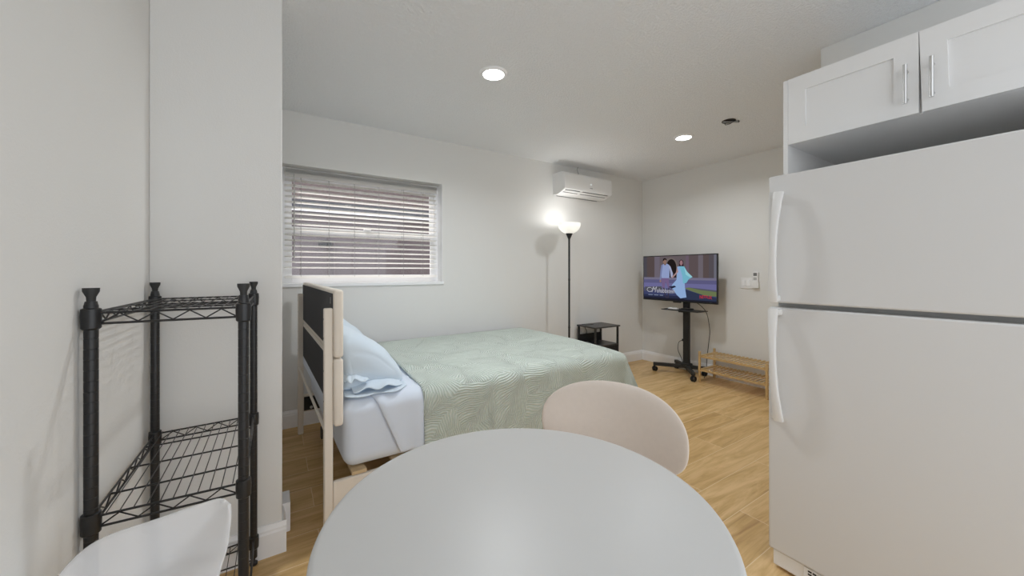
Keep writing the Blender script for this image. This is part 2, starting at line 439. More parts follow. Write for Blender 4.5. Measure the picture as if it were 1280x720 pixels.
# ------------------------------------------------------------------ outside
nb = thing('neighbouring_house', 'neighbouring house with reddish shingled roof edge seen outside through the blind', 'house', (1.2, YW + 2.7, 0), world=True)
MB().box((-3, YW + 2.6, 0), (6, YW + 2.8, 2.05)).build('wall', M['fencebrown'], nb)
MB().box((-3, YW + 2.385, 2.06), (6, YW + 2.42, 2.17), .006).build('fascia', M['fascia'], nb)
MB().prism([(YW + 2.40, 2.13), (YW + 4.6, 3.6), (YW + 4.6, 3.65), (YW + 2.40, 2.16)], lambda u, v, w: (w, u, v), -3, 6).build('roof', M['roof'], nb)
d = MB(); d.tube([(.72, YW + 2.57, .2), (.72, YW + 2.57, 1.62)], .014, 10); d.build('downpipe', M['fencebrown'], nb)
MB().box((.52, YW + 2.48, 1.56), (.68, YW + 2.6, 1.64), .01).build('wall_lamp', M['black'], nb)
struct(MB().box((-3, YW + .2, -.1), (6, YW + 2.6, -.02)).build('ground_outside', pmat('outdoor_ground', (.32, .31, .30), .9, var=(4, .1))))  # outdoor ground between the window wall and the neighbouring house

sl_ = bpy.data.lights.new('sun', 'SUN'); sl_.energy = 5.0; sl_.angle = math.radians(2); sl_.color = (1, .97, .92)
so_ = bpy.data.objects.new('sun', sl_); COL.objects.link(so_)
so_.rotation_euler = Vector((.42, -.75, -1.05)).to_track_quat('-Z', 'Y').to_euler()

# ------------------------------------------------------------------ ceiling lights
def ceiling_light(x, y, label, watts):
    t = thing('ceiling_light', label, 'ceiling light', (x, y, CEIL), group='recessed ceiling lights')
    MB().lathe([(.063, -.004), (.066, -.012), (.080, -.010), (.087, -.0005), (.063, -.0005)], seg=40, cap=False).build('trim_ring', M['trim'], t)
    MB().lathe([(.0635, -.005), (.05, -.0065), (.001, -.007)], seg=40).build('lens', M['lens'], t)
    la = bpy.data.lights.new('downlight_lamp', 'AREA'); la.shape = 'DISK'; la.size = .13; la.energy = watts; la.color = (.94, .975, 1.)
    la.spread = math.radians(155)
    lo = bpy.data.objects.new('downlight_lamp', la); COL.objects.link(lo); lo.parent = t; lo.location = (0, 0, -.014)
    return t
ceiling_light(1.151, 2.016, 'round recessed ceiling light over the middle of the bed, nearer of the two lit ones', 11)
ceiling_light(3.17, 2.03, 'round recessed ceiling light farther off, beside the ceiling junction hole', 9)
ceiling_light(1.15, -.55, 'round recessed ceiling light over the kitchen floor in front of the refrigerator', 1.0)

jb = thing('ceiling_junction_box', 'open dark junction box hole with a metal strap in the ceiling', 'junction box', (3.144, 1.613, CEIL), rz=-.57)
MB().lathe([(.052, -.001), (.052, -.004), (.046, -.004), (.044, -.0008), (.001, -.0008)], seg=20, m=M['hole']).build('box', M['hole'], jb)
MB().box((-.05, -.012, -.012), (.085, .012, -.006), .002).build('strap', M['metalgrey'], jb)
wr = MB(); wr.tube([(-.03, .02, -.004), (-.01, .03, -.022), (.02, .015, -.018), (.035, -.02, -.006)], .003, 6); wr.tube([(.07, -.02, -.002), (.075, -.01, -.016), (.085, .012, -.004)], .0025, 6)
wr.build('wires', M['rubber'], jb)

# ------------------------------------------------------------------ refrigerator
FX, FY0, FY1 = 1.7017, -.01, .716
fg = thing('refrigerator', 'white two-door top-freezer refrigerator standing under the white cabinet', 'refrigerator', (2.05, .35, 0), world=True)
b = MB(); b.box((FX + .072, FY0 + .004, .03), (2.44, FY1 - .004, 1.575), .008); b.build('body', M['white_gloss'], fg)
MB().box((FX + .060, FY0 + .012, .09), (FX + .074, FY1 - .012, 1.57)).build('gasket', M['gasket'], fg)
def fdoor(z0, z1): return MB().box((FX, FY0, z0), (FX + .06, FY1, z1), .007, 3).build('door', M['white_gloss'], fg, sharp=60)
du = fdoor(1.076, 1.587); dl = fdoor(.078, 1.058)
def fhandle(zt, zb, wide_top, door):
    n = 22; pts = []; W = []; H = []
    for i in range(n):
        f = i / (n - 1); z = zt + (zb - zt) * f
        g_ = f if wide_top else 1 - f            # 0 at the free (wide) end, 1 at the gap end
        bow = .042 * min(1, math.sin(PI * min(1, .06 + .88 * f)) ** .5)
        y = .679 + .012 * (g_ - .5) * 1.6
        pts.append((FX - .006 - bow, y, z)); W.append(.034 - .012 * math.sin(PI * f)); H.append(.016)
    m = MB(); m.sweep_box(pts, (1, 0, 0), W, H)
    for z in (zt - .012 * (1 if zt > zb else -1), zb + .012):
        m.box((FX - .022, .665 if z == zt - .012 else .672, z - .012), (FX + .002, .697, z + .012), .004)
    sub('handle', m, M['handle'], door, sharp=50)
fhandle(1.515, 1.082, True, du); fhandle(1.052, .612, False, dl)
gr = MB(); gr.box((FX + .012, FY0 + .01, .012), (FX + .055, FY1 - .012, .074), .004, m=M['white_plastic'])
gr.box((FX + .008, .07, .016), (FX + .012, .60, .072), .002, m=M['white_plastic'])
for i in range(34):
    y = .585 - i * .0148
    for z in (.026, .037, .048, .059): gr.box((FX + .0072, y - .012, z), (FX + .0081, y, z + .006), m=M['dark'])
gr.build('toe_grille', None, fg)
hg = MB(); hg.box((FX + .01, FY0 + .01, 1.587), (FX + .14, FY0 + .07, 1.60), .004); hg.build('hinge_cover', M['white_plastic'], fg)
for x in (FX + .1, 2.38):
    for y in (FY0 + .06, FY1 - .06): MB().lathe([(.018, 0), (.02, .004), (.02, .03)], (x, y, 0), 12).build('foot', M['rubber'], fg)

# ------------------------------------------------------------------ cabinet over the fridge
CX, CY1, CY0, CZ0, CZ1 = 1.9347, .754, -.086, 1.768, 2.0575
cb = thing('wall_cabinet', 'white shaker cabinet with two doors above the refrigerator', 'cabinet', (2.25, .33, 0), world=True)
c = MB(); c.box((CX + .022, CY0 + .018, CZ0), (XK - .002, CY1 - .018, CZ0 + .018)); c.box((CX + .022, CY0 + .018, CZ1 - .018), (XK - .002, CY1 - .018, CZ1))
c.box((XK - .012, CY0 + .018, CZ0), (XK - .002, CY1 - .018, CZ1)); c.box((CX + .024, .325, CZ0 + .01), (CX + .05, .345, CZ1 - .01))
c.build('carcass', M['white_cab'], cb)
for a, bb_ in ((CY1 - .018, CY1), (CY0, CY0 + .018)):
    MB().box((CX - .0005, a, 0), (XK - .002, bb_, CZ1), .0015).build('side_panel', M['white_cab'], cb)
def cdoor(y0, y1, hy, lean):
    X0, X1 = CX, CX + .020; z0, z1 = CZ0, CZ1
    piv = Vector((X0, y1, z1)); sh = Matrix.Identity(4); sh[1][2] = lean; mtx = Matrix.Translation(piv) @ sh @ Matrix.Translation(-piv)
    st = .064
    d = MB()
    d.box((X0, y0, z0), (X1, y0 + st, z1), mtx=mtx); d.box((X0, y1 - st, z0), (X1, y1, z1), mtx=mtx)
    d.box((X0, y0 + st, z0), (X1, y1 - st, z0 + st), mtx=mtx); d.box((X0, y0 + st, z1 - st), (X1, y1 - st, z1), mtx=mtx)
    d.box((X0 + .009, y0 + st - .002, z0 + st - .002), (X1 - .004, y1 - st + .002, z1 - st + .002), mtx=mtx)
    o = d.build('door', M['white_cab'], cb)
    hd = MB(); hx = X0 - .032
    hd.tube([(hx, hy, 1.803), (hx, hy, 1.943)], .006, 14)
    for z in (1.823, 1.923): hd.tube([(hx, hy, z), (X0 + .002, hy, z)], .0045, 10)
    sub('handle', hd, M['steel'], o)
cdoor(.3355, CY1 - .019, .364, 0.); cdoor(CY0 + .019, .3345, .300, .026)

# ------------------------------------------------------------------ round table
TC = (.429, .628); TR = .3905; TZ = .72
tb = thing('round_table', 'round white dining table in the foreground with smooth rounded rim', 'table', (*TC, 0))
MB().lathe([(.001, TZ), (TR - .012, TZ), (TR - .004, TZ - .0025), (TR, TZ - .010), (TR - .002, TZ - .017), (TR - .012, TZ - .021), (TR - .03, TZ - .022), (.001, TZ - .022)], seg=128, cap=False).build('tabletop', M['table'], tb, sharp=50)
MB().lathe([(.12, TZ - .022), (.12, TZ - .028), (.035, TZ - .032), (.028, TZ - .06), (.026, .2), (.035, .06), (.06, .035)], seg=32).build('pedestal', M['table'], tb, sharp=50)
MB().lathe([(.24, 0), (.245, .006), (.235, .014), (.10, .028), (.055, .04), (.001, .041)], seg=64).build('base_plate', M['table'], tb, sharp=50)

# ------------------------------------------------------------------ upholstered chair tucked under the table
chx, chy = .957, .862
chair_ang = math.atan2(TC[1] - chy, TC[0] - chx)     # faces the table
ch = thing('dining_chair', 'beige upholstered dining chair with rounded pad back, tucked under the round table', 'chair', (chx + .20 * math.cos(chair_ang), chy + .20 * math.sin(chair_ang), 0), chair_ang)
# local: +x = facing, seat centre at origin, back at x=-.2
def pad(width, height, zc, xb, curve, thick, lean, nu=40, nv=24, pw=2.6):
    def fn(i, j):
        th = 2 * PI * j / nv
        return None
    m = MB(); rings = 26; seg = 56
    def P(side, rr, a):
        ca, sa = math.cos(a), math.sin(a)
        q = 2 / pw
        u = math.copysign(abs(ca) ** q, ca) * rr; v = math.copysign(abs(sa) ** q, sa) * rr
        y = u * width / 2; z = v * height / 2
        t = thick / 2 * (1 - rr ** 3.2) ** .55 if rr < 1 else 0
        x = xb + curve * u * u - lean * z + side * t
        return Vector((x, y, zc + z - .012 * u * u * 0))
    for side in (1, -1):
        m.grid(rings, seg, lambda i, j: P(side, max(.0005, math.sin(PI / 2 * i / (rings - 1))), 2 * PI * j / seg), closev=True)
    bmesh.ops.remove_doubles(m.bm, verts=m.bm.verts, dist=.0004)
    return m
pad(.475, .262, .692, -.215, .085, .05, .14, pw=2.45).build('backrest', M['chairbeige'], ch, sharp=180)
sp = MB(); rg, sg = 16, 48
def seatP(side, rr, a):
    x = .215 * math.cos(a) * rr; y = .235 * math.sin(a) * rr
    t = (1 - rr ** 4) ** .5 if rr < 1 else 0
    return Vector((x, y, .445 + (.032 if side > 0 else -.03) * t))
for side in (1, -1): sp.grid(rg, sg, lambda i, j: seatP(side, max(.001, math.sin(PI / 2 * i / (rg - 1))), 2 * PI * j / sg), closev=True)
bmesh.ops.remove_doubles(sp.bm, verts=sp.bm.verts, dist=.0005)
sp.build('seat', M['chairbeige'], ch, sharp=180)
for sy in (-1, 1): MB().sweep_box([(-.14, sy * .09, .43), (-.205, sy * .10, .46), (-.235, sy * .10, .54), (-.245, sy * .10, .62)], (0, 1, 0), .012, .03).build('back_support', M['black'], ch)
for sx in (-1, 1):
    for sy in (-1, 1):
        MB().tube([(sx * .12, sy * .13, .43), (sx * .20, sy * .20, 0)], [.016, .010], 12).build('leg', M['legwood'], ch)

# ------------------------------------------------------------------ translucent shell chair, lower left
gc = thing('shell_chair', 'translucent grey plastic shell chair in front of the black wire shelf', 'chair', (-.18, .86, 0), world=True)
def interp(ctrl, n):
    """Catmull-Rom through control points"""
    P = [Vector(c) for c in ctrl]; P = [P[0] * 2 - P[1]] + P + [P[-1] * 2 - P[-2]]
    out = []
    for k in range(n):
        f = k / (n - 1) * (len(P) - 3); i = min(int(f), len(P) - 4); t = f - i
        a, b_, c_, d_ = P[i:i + 4]
        out.append(.5 * ((2 * b_) + (c_ - a) * t + (2 * a - 5 * b_ + 4 * c_ - d_) * t * t + (3 * b_ - a - 3 * c_ + d_) * t ** 3))
    return out
NS = 34
top = interp(SH_TOP := [(-.092, 1.012, .7060), (-.112, 1.035, .7035), (-.205, 1.075, .676), (-.318, 1.105, .645), (-.365, 1.05, .595), (-.372, .92, .53), (-.345, .80, .485)], NS)
val = interp([(-.086, 1.010, .7035), (-.122, 1.052, .650), (-.198, 1.056, .566), (-.25, .985, .535), (-.27, .92, .475), (-.26, .84, .452), (-.25, .74, .45)], NS)
rim = interp([(-.082, 1.000, .7020), (-.079, .988, .673), (-.082, .966, .628), (-.094, .945, .584), (-.10, .87, .52), (-.11, .78, .475), (-.14, .70, .455)], NS)
m = MB(); NV = 11
def shell(k, j):
    f = j / (2 * NV - 2); T, V, Q = top[k], val[k], rim[k]
    c1 = V + (T - V) * .10; c2 = V + (Q - V) * .10       # cubic that hugs the valley without creasing
    g = 1 - f
    return T * g ** 3 + c1 * (3 * g * g * f) + c2 * (3 * g * f * f) + Q * f ** 3
m.grid(NS, 2 * NV - 1, lambda i, j: shell(i, j))
bmesh.ops.remove_doubles(m.bm, verts=m.bm.verts, dist=.0004)
so = m.build('shell', M['clear'], gc, sharp=180)
md = so.modifiers.new('thickness', 'SOLIDIFY'); md.thickness = .007; md.offset = 0
md = so.modifiers.new('smooth', 'SUBSURF'); md.levels = 1; md.render_levels = 1
for x, y, lx, ly in ((-.29, .96, -.36, 1.06), (-.13, .94, -.08, 1.04), (-.30, .80, -.36, .70), (-.12, .78, -.07, .68)):
    MB().tube([(x, y, .47 if y < .9 else .50), (lx, ly, 0)], [.013, .010], 12).build('leg', M['metalgrey'], gc)

# ------------------------------------------------------------------ black wire shelf unit
ws = thing('wire_shelf', 'black three-tier wire shelving unit in the corner by the partition', 'shelf', (-.22, 1.56, 0), world=True)
PO = [(-.371, 1.293), (-.366, 1.832), (-.073, 1.850), (-.0735, 1.278)]   # poles, round the rectangle
TOPZ = [1.162, 1.162, 1.160, 1.168]
for (x, y), zt in zip(PO, TOPZ):
    pr = [(.008, 0), (.014, .004), (.014, .012), (.006, .018), (.006, .03), (.0128, .032)]
    z = .05
    while z < zt - .055:
        pr += [(.0128, z), (.0122, z + .0005), (.0122, z + .0017), (.0128, z + .0022)]; z += .0254
    pr += [(.0128, zt - .042), (.0120, zt - .040), (.0105, zt - .032)]
    o = MB().lathe(pr, (x, y, 0), 16).build('post', M['black'], ws, sharp=30)
    sub('cap', MB().lathe([(.0080, zt - .034), (.0085, zt - .022), (.0145, zt - .008), (.0148, zt)], (x, y, 0), 16), M['blackmat'], o)
def shelf(z):
    th = .026
    f = MB()
    for i in range(4):
        a = Vector((*PO[i], z)); b_ = Vector((*PO[(i + 1) % 4], z)); d = (b_ - a).normalized()
        a2 = a + d * .016; b2 = b_ - d * .016
        for dz in (0, -th): f.tube([a2 + Vector((0, 0, dz)), b2 + Vector((0, 0, dz))], .0030, 8)
        n = max(4, round((b2 - a2).length / .036)); n += n % 2
        f.tube([a2.lerp(b2, k / n) + Vector((0, 0, -.002 if k % 2 else -th + .002)) for k in range(n + 1)], .0021, 6)
    o = f.build('shelf', M['black'], ws, sharp=60)
    s_ = MB()
    xa, xb = PO[0][0], PO[3][0]
    ya, yb_ = 1.286, 1.84
    nn = 12
    for k in range(1, nn):
        x = xa + (xb - xa) * k / nn
        s_.tube([(x, ya, z + .002), (x, yb_, z + .002)], .0014, 6)
    for k in (.22, .5, .78):
        y = ya + (yb_ - ya) * k
        s_.tube([(xa, y, z - .002), (xb, y, z - .002)], .0026, 7)
    sub('wire_deck', s_, M['black'], o, sharp=60)
    for x, y in PO:
        sub('collar', MB().lathe([(.0135, z - .040), (.0175, z - .036), (.0185, z - .006), (.0175, z + .010), (.0135, z + .012)], (x, y, 0), 16), M['black'], o)
for z in (1.102, .612, .108): shelf(z)

# ------------------------------------------------------------------ bed (local frame: x along the length, y across; origin at near headboard leg)
BRZ = math.radians(1.7); BL = (.183, 1.820, 0)
bed = thing('bed_frame', 'beige upholstered bed frame with two-panel headboard, dark-lined at the back', 'bed', BL, BRZ)
BW = 1.36; LEN = 2.045
for y in (0, BW - .036):
    o = MB().box((0, y, 0), (.036, y + .036, 1.038), .006, 3).build('leg', M['beige'], bed)
    for z in (.99, .905, .76, .625): sub('bolt', MB().lathe([(.004, -.001), (.004, .0005), (.001, .0005)], (.0005, y + .018, z), 10, axis='x'), M['dark'], o)
for z0, z1 in ((.513, .813), (.817, 1.121)):
    o = MB().box((.036, -.022, z0), (.076, BW + .02, z1), .014, 4).build('headboard_panel', M['beige'], bed, sharp=60)
    lo = z0 + (.03 if z0 > .7 else .066)
    sub('back_lining', MB().box((.033, .004, lo), (.0365, BW - .004, z1 - .018)), M['backcloth'], o)
    if z0 < .7: sub('lower_lining', MB().box((.0332, .004, z0 + .012), (.0365, BW - .004, lo)), M['cotton'], o)
tg = MB().box((.0325, .055, 1.055), (.033, .058, 1.085)); tg.build('care_tag', M['white_plastic'], bed)
for y in (-.004, BW - .020):
    zr = .137 if y < 0 else .158
    o = MB().box((.036, y, zr), (LEN, y + .024, zr + .127), .006).build('side_rail', M['beige'], bed)
    yi = y + .024 if y < 0 else y
    sub('rail_lining', MB().box((.04, yi - .0015, zr + .008), (LEN - .02, yi + .0015, zr + .110)), M['nightfab'], o)
    sub('rail_bolt', MB().lathe([(.010, -.006), (.011, -.003), (.011, .0)], (.088, yi - (.0015 if y > 0 else -.0075), .185), 14, axis='y'), M['steel'], o)
MB().box((.001, .036, .488), (.012, BW - .036, .502), .002).build('cross_bar', M['beige'], bed)
MB().box((LEN, -.004, .158), (LEN + .026, BW + .004, .285), .006).build('foot_rail', M['beige'], bed)
for i in range(11):
    x = .115 + i * .187
    MB().box((x, .004, .266), (x + .065, BW - .022, .282), .002).build('slat', M['wood'], bed)
MB().box((.07, BW / 2 - .02, .2), (LEN, BW / 2 + .02, .262)).build('centre_beam', M['black'], bed)
for x in (.6, 1.3):
    MB().lathe([(.02, 0), (.02, .2)], (x, BW / 2, 0), 14).build('leg', M['black'], bed)
for y in (.02, BW - .06): MB().box((LEN - .04, y, 0), (LEN, y + .04, .26), .004).build('leg', M['beige'], bed)

def nz(p, s, seed=0.): return noise.noise(Vector((p[0] * s + seed, p[1] * s - seed * 1.7, p[2] * s + seed * .3)))
def sag(x, y):      # the foot corner nearest the room is softer than the rest
    return .028 * max(0, 1 - max(0, 2.008 - x) / .35) ** 2 * max(0, 1 - max(0, y - .068) / .6) ** 2
# mattress with fitted sheet
MX0, MX1, MY0, MY1, MZ0, MZ1 = .082, 2.07, .006, 1.352, .287, .602
mt = thing('mattress', 'mattress in a pale blue fitted sheet on the slats of the bed frame', 'mattress', BL, BRZ)
mm = MB(); tmp = bmesh.new()
bmesh.ops.create_cube(tmp, size=1, matrix=Matrix.Translation(((MX0 + MX1) / 2, (MY0 + MY1) / 2, (MZ0 + MZ1) / 2)) @ Matrix.Diagonal((MX1 - MX0, MY1 - MY0, MZ1 - MZ0, 1)))
bmesh.ops.bevel(tmp, geom=tmp.edges[:], offset=.062, segments=6, affect='EDGES', profile=.5)
bmesh.ops.subdivide_edges(tmp, edges=[e for e in tmp.edges if e.calc_length() > .15], cuts=24, use_grid_fill=True)
for v in tmp.verts:
    p = v.co
    v.co.z -= sag(p.x, p.y) * (p.z - MZ0) / (MZ1 - MZ0)
    side = 1 if p.z < MZ1 - .01 else .3
    k = .006 * side * (nz((p.x * 3.0, p.y * 3, p.z * .8), 2.2, 3) + .5 * nz((p.x * 6, p.y * 6, p.z * 1.2), 3, 8))
    n = Vector((0, -1 if p.y < MY0 + .05 else 0, 0)); v.co += n * k
mm._merge(tmp, None)
mm.build('mattress_core', M['cotton'], mt, sharp=180)

R0 = .062   # rounding of the mattress edge
def drape(dx, dy, ox=0., flare=.10, zt=MZ1, rad=R0):
    """point of a cloth lying over the mattress; dx,dy: arc overshoot beyond foot / near edges (<=0: on top)."""
    L = math.hypot(max(dx, 0), max(dy, 0)) if (dx > 0 and dy > 0) else max(dx, dy, 0)
    if L <= 0: return 0., 0., 0.
    q = rad * PI / 2
    if L < q:
        a = L / rad; out = rad * math.sin(a); dn = rad * (1 - math.cos(a))
    else:
        out = rad + flare * (L - q); dn = rad + (L - q) * math.sqrt(1 - flare ** 2)
    return L, out, dn

# folded-down top sheet lying over the near edge between pillow and bedspread
ts = thing('flat_sheet', 'pale blue top sheet edge hanging over the near side of the mattress', 'sheet', BL, BRZ)
m = MB(); nu, nv_ = 26, 44
def tsP(i, j):
    f = i / (nu - 1); s_ = -.20 + .52 * j / (nv_ - 1)        # s_: arc across, <0 on top
    x0 = .205 + .13 * max(0, s_) / .32; x1 = .50
    x = x0 + (x1 - x0) * f
    L, out, dn = drape(-1, s_ + 0.0, flare=.03)
    y = MY0 + R0 - out if s_ > 0 else MY0 + R0 - s_
    off = .007 + .004 * math.sin(f * 9 + s_ * 6) * min(1, max(0, s_) * 8) + .004 * nz((x, s_, 0), 9, 2)
    if f < .08: off -= .006 * (1 - f / .08)
    z = MZ1 - dn
    if s_ <= 0: return Vector((x, y, MZ1 + max(.003, off * .8)))
    a = min(PI / 2, L / R0)
    return Vector((x, y - off * math.sin(a) - .002, z + off * math.cos(a)))
m.grid(nu, nv_, tsP)
o = m.build('sheet', M['cotton'], ts, sharp=180)
md = o.modifiers.new('th', 'SOLIDIFY'); md.thickness = .002; md.offset = 1

# bedspread
bs = thing('bedspread', 'sage green bedspread with woven palm leaf pattern draped over the bed', 'bedspread', BL, BRZ)
m = MB(); nu, nv_ = 110, 104
DX, DY = .40, .42
SL = MX1 - R0; SW0 = MY0 + R0; SW1 = MY1 - .02
def bsP(i, j):
    f = i / (nu - 1); g_ = j / (nv_ - 1)
    xh = .452 + .11 * max(0, (g_ - .28) / .72)               # slanting head edge
    sx = xh + (SL + DX - xh) * f
    sy = (SW0 - DY) + (SW1 - SW0 + DY) * g_
    dx, dy = sx - SL, SW0 - sy
    w_ = .0022 * nz((sx, sy, 0), 3.5, 1) + .0012 * nz((sx, sy, 0), 11, 5)
    zt = MZ1 + .010 - sag(sx, sy)
    if dx <= 0 and dy <= 0:
        return Vector((sx, sy, zt + w_ + .002))
    if dx > 0 and dy > 0:
        ang = math.atan2(dy, dx); c_, s_ = math.cos(ang), math.sin(ang)
        L = max(dx, dy) * (1 + .10 * math.sin(2 * ang))
        fl = .20 + .13 * math.sin(2 * ang) + .05 * math.sin(ang * 10)
        _, out, dn = drape(L, -1, flare=fl)
        out += .010
        return Vector((SL + c_ * out, SW0 - s_ * out, zt - dn))
    if dx > 0:
        fl = .20 + .03 * math.sin(sy * 17)
        _, out, dn = drape(dx, -1, flare=fl)
        k = max(0, dn - R0); out += .010 + .014 * k / .3 * math.sin(sy * 21 + 1)
        return Vector((SL + out, sy, zt - dn + w_))
    fl = .05 + .045 * max(0, (sx - 1.2) / .7)
    _, out, dn = drape(-1, dy, flare=fl)
    k = max(0, dn - R0); out += .011 + .011 * k / .3 * math.sin(sx * 15 + .6) + w_
    return Vector((sx, SW0 - out, zt - dn + w_))
m.grid(nu, nv_, bsP, uv=lambda i, j: (i / (nu - 1) * 2.0, j / (nv_ - 1) * 1.7))
o = m.build('cloth', M['cover'], bs, sharp=180)
md = o.modifiers.new('th', 'SOLIDIFY'); md.thickness = .006; md.offset = 1

# pillows: slumped against the headboard
SEC = [(.088, .64), (.10, .617), (.20, .614), (.31, .614), (.385, .618), (.402, .650), (.385, .705), (.335, .775), (.265, .835), (.185, .885), (.125, .905), (.092, .875), (.088, .76)]
def pillow(y0, y1, label, seed, hem, dx=0., kz=1.):
    t = thing('pillow', label, 'pillow', BL, BRZ, group='pillows against the headboard')
    n2 = 72; pts = interp([(x, 0, z) for x, z in SEC] + [(SEC[0][0], 0, SEC[0][1])], n2 + 1)[:-1]
    c = Vector((.215, 0, .69)); na = 46; m = MB()
    def P(i, j):
        a = -1 + 2 * i / (na - 1); aa = math.sin(a * PI / 2)
        q = pts[j]; end = abs(aa)
        k = max(.02, 1 - end ** (9 if (hem and aa < 0) else 5)) ** (.42 if not (hem and aa < 0) else .30)
        if hem and aa < 0: k = .20 + .80 * k
        x = c.x + (q.x - c.x) * (.35 + .65 * k); z = c.z + (q.z - c.z) * k
        y = (y0 + y1) / 2 + aa * (y1 - y0) / 2
        n = Vector((q.x - c.x, 0, q.z - c.z)).normalized()
        w = .013 * nz((x * 1.2, y * .9, z * 1.2), 5.5, seed) + .007 * nz((x, y * .7, z), 15, seed + 4)
        fold = .008 * math.sin((z - .62) * 34 + (x - .2) * 22 + y * 9 + seed) * max(0, (abs(aa) - .55)) * 2
        p = Vector((x + dx, y, MZ1 + (z - MZ1) * kz)) + n * (w + fold)
        p.z = max(p.z, MZ1 + .013); p.x = max(p.x, .084)
        return p
    m.grid(na, n2, P, closev=True)
    for r in (0, na - 1):
        vs = m.bm.verts[:] ; ring_ = vs[r * n2:(r + 1) * n2] if False else None
    m.bm.verts.ensure_lookup_table()
    for r in (0, na - 1):
        f = m.bm.faces.new([m.bm.verts[r * n2 + k] for k in range(n2)]); m._tag([f], None)
    m.build('cushion', M['pillow'], t, sharp=180)
    if hem:   # open end of the pillowcase: soft overlapping flaps with folds, resting on the mattress edge
        for q, (xa, xb, ln, zz, lift) in enumerate(((.095, .405, .085, .618, .010), (.125, .372, .070, .640, .030), (.088, .20, .040, .680, .035))):
            h_ = MB(); n1, n3 = 12, 36
            def H(i, j):
                f = i / (n1 - 1); u = j / (n3 - 1)
                x = xa + (xb - xa) * u + .012 * math.sin(u * 5 + q) * f
                y = y0 + .045 - (ln + .045) * f * (1 - .35 * (2 * u - 1) ** 4) - .012 * math.sin(u * 11 + q * 2) * f
                z = zz + lift * math.sin(PI * min(1, u * .9 + .05)) * (1 - .55 * f) + .007 * math.sin(u * 14 + q * 1.7 + f * 3) * f - .012 * f * f
                return Vector((x, y, max(z, MZ1 + .014 + .006 * q)))
            h_.grid(n1, n3, H)
            ho = h_.build('pillowcase_hem', M['pillow'], t, sharp=180)
            md = ho.modifiers.new('th', 'SOLIDIFY'); md.thickness = .003
    return t
pillow(.105, .70, 'light blue pillow nearer the camera, its open pillowcase end over the mattress edge', 2.0, True)
pillow(.715, 1.33, 'light blue pillow on the far, window side of the bed behind the other pillow', 7.3, False, .005, 1.06)

# ------------------------------------------------------------------ things along the window wall
fl = thing('floor_lamp', 'slim black torchiere floor lamp with lit white bowl shade beside the black nightstand', 'lamp', (2.708, 3.08, 0))
MB().lathe([(.001, 0), (.125, 0), (.128, .008), (.12, .018), (.03, .026), (.016, .04), (.0105, .05)], seg=40).build('base', M['black'], fl)
p = MB().lathe([(.0105, .045), (.0105, .58), (.0125, .585), (.0125, .60), (.0105, .605), (.0105, 1.10), (.0125, 1.105), (.0125, 1.12), (.0105, 1.125), (.0105, 1.585)], seg=16)
p.build('pole', M['black'], fl)
MB().lathe([(.0105, 1.545), (.013, 1.56), (.030, 1.598), (.038, 1.612), (.038, 1.62), (.001, 1.62)], seg=28).build('socket_cup', M['black'], fl)
pr = []
for k in range(13):
    a = k / 12 * PI / 2 * .97
    pr.append((max(.036, .125 * math.sin(a + .02)), 1.612 + .118 * (1 - math.cos(a))))
pr2 = [(max(.02, r - .004), z + .003) for r, z in pr]
MB().lathe(pr + pr2[::-1], seg=48, cap=False).build('shade', M['bowl'], fl, sharp=60)
MB().lathe([(.012, 1.62), (.014, 1.65), (.028, 1.675), (.030, 1.69), (.02, 1.708), (.001, 1.712)], seg=20).build('bulb', emat('lamp_bulb', (1, .97, .92), 6), fl)
pl = bpy.data.lights.new('torchiere_lamp', 'POINT'); pl.energy = 3.2; pl.shadow_soft_size = .05; pl.color = (1, .99, .97)
po = bpy.data.objects.new('torchiere_lamp', pl); COL.objects.link(po); po.parent = fl; po.location = (0, 0, 1.722)

ns = thing('nightstand', 'small black nightstand with open shelf near the room corner behind the bed foot', 'nightstand', (3.225, 3.158, 0), world=True)
NX0, NX1, NY0, NY1, NT = 3.035, 3.418, 3.012, 3.300, .572
o = MB().box((NX0 - .012, NY0 - .012, NT - .016), (NX1 + .012, NY1 + .004, NT), .002).build('top', M['nightwood'], ns)
sub('charging_panel', MB().box((NX0 + .03, NY1 - .10, NT), (NX0 + .16, NY1 - .035, NT + .006), .002), M['black'], o)
for x in (NX0, NX1 - .02):
    for y in (NY0, NY1 - .02): MB().box((x, y, 0), (x + .02, y + .02, NT - .016), .002).build('leg', M['blackmat'], ns)
MB().box((NX0 + .002, NY0 + .002, .342), (NX1 - .002, NY1 - .002, .356), .001).build('shelf', M['nightwood'], ns)
MB().box((NX0 + .02, NY1 - .012, .356), (NX1 - .02, NY1 - .004, .455), .001).build('back_panel', M['nightfab'], ns)
o = MB().box((NX0 + .022, NY0 + .003, .105), (NX1 - .022, NY0 + .013, .34), .002).build('drawer', M['nightfab'], ns)
sub('pull', MB().box((3.19, NY0 - .008, .22), (3.26, NY0 + .003, .235), .002), M['black'], o)
sd = MB(); sd.box((NX0 + .004, NY0 + .02, .105), (NX0 + .010, NY1 - .02, .342)); sd.box((NX1 - .010, NY0 + .02, .105), (NX1 - .004, NY1 - .02, .342)); sd.box((NX0 + .02, NY1 - .012, .105), (NX1 - .02, NY1 - .004, .342)); sd.box((NX0 + .01, NY0 + .01, .10), (NX1 - .01, NY1 - .01, .107))
sd.build('drawer_case', M['nightfab'], ns)
MB().tube([(3.09, NY1 - .05, NT - .016), (3.13, NY1 - .05, .50), (3.16, NY1 - .02, .47), (3.17, NY1 + .006, .44), (3.175, NY1 + .012, .40)], .0035, 7).build('power_cord', M['rubber'], ns)

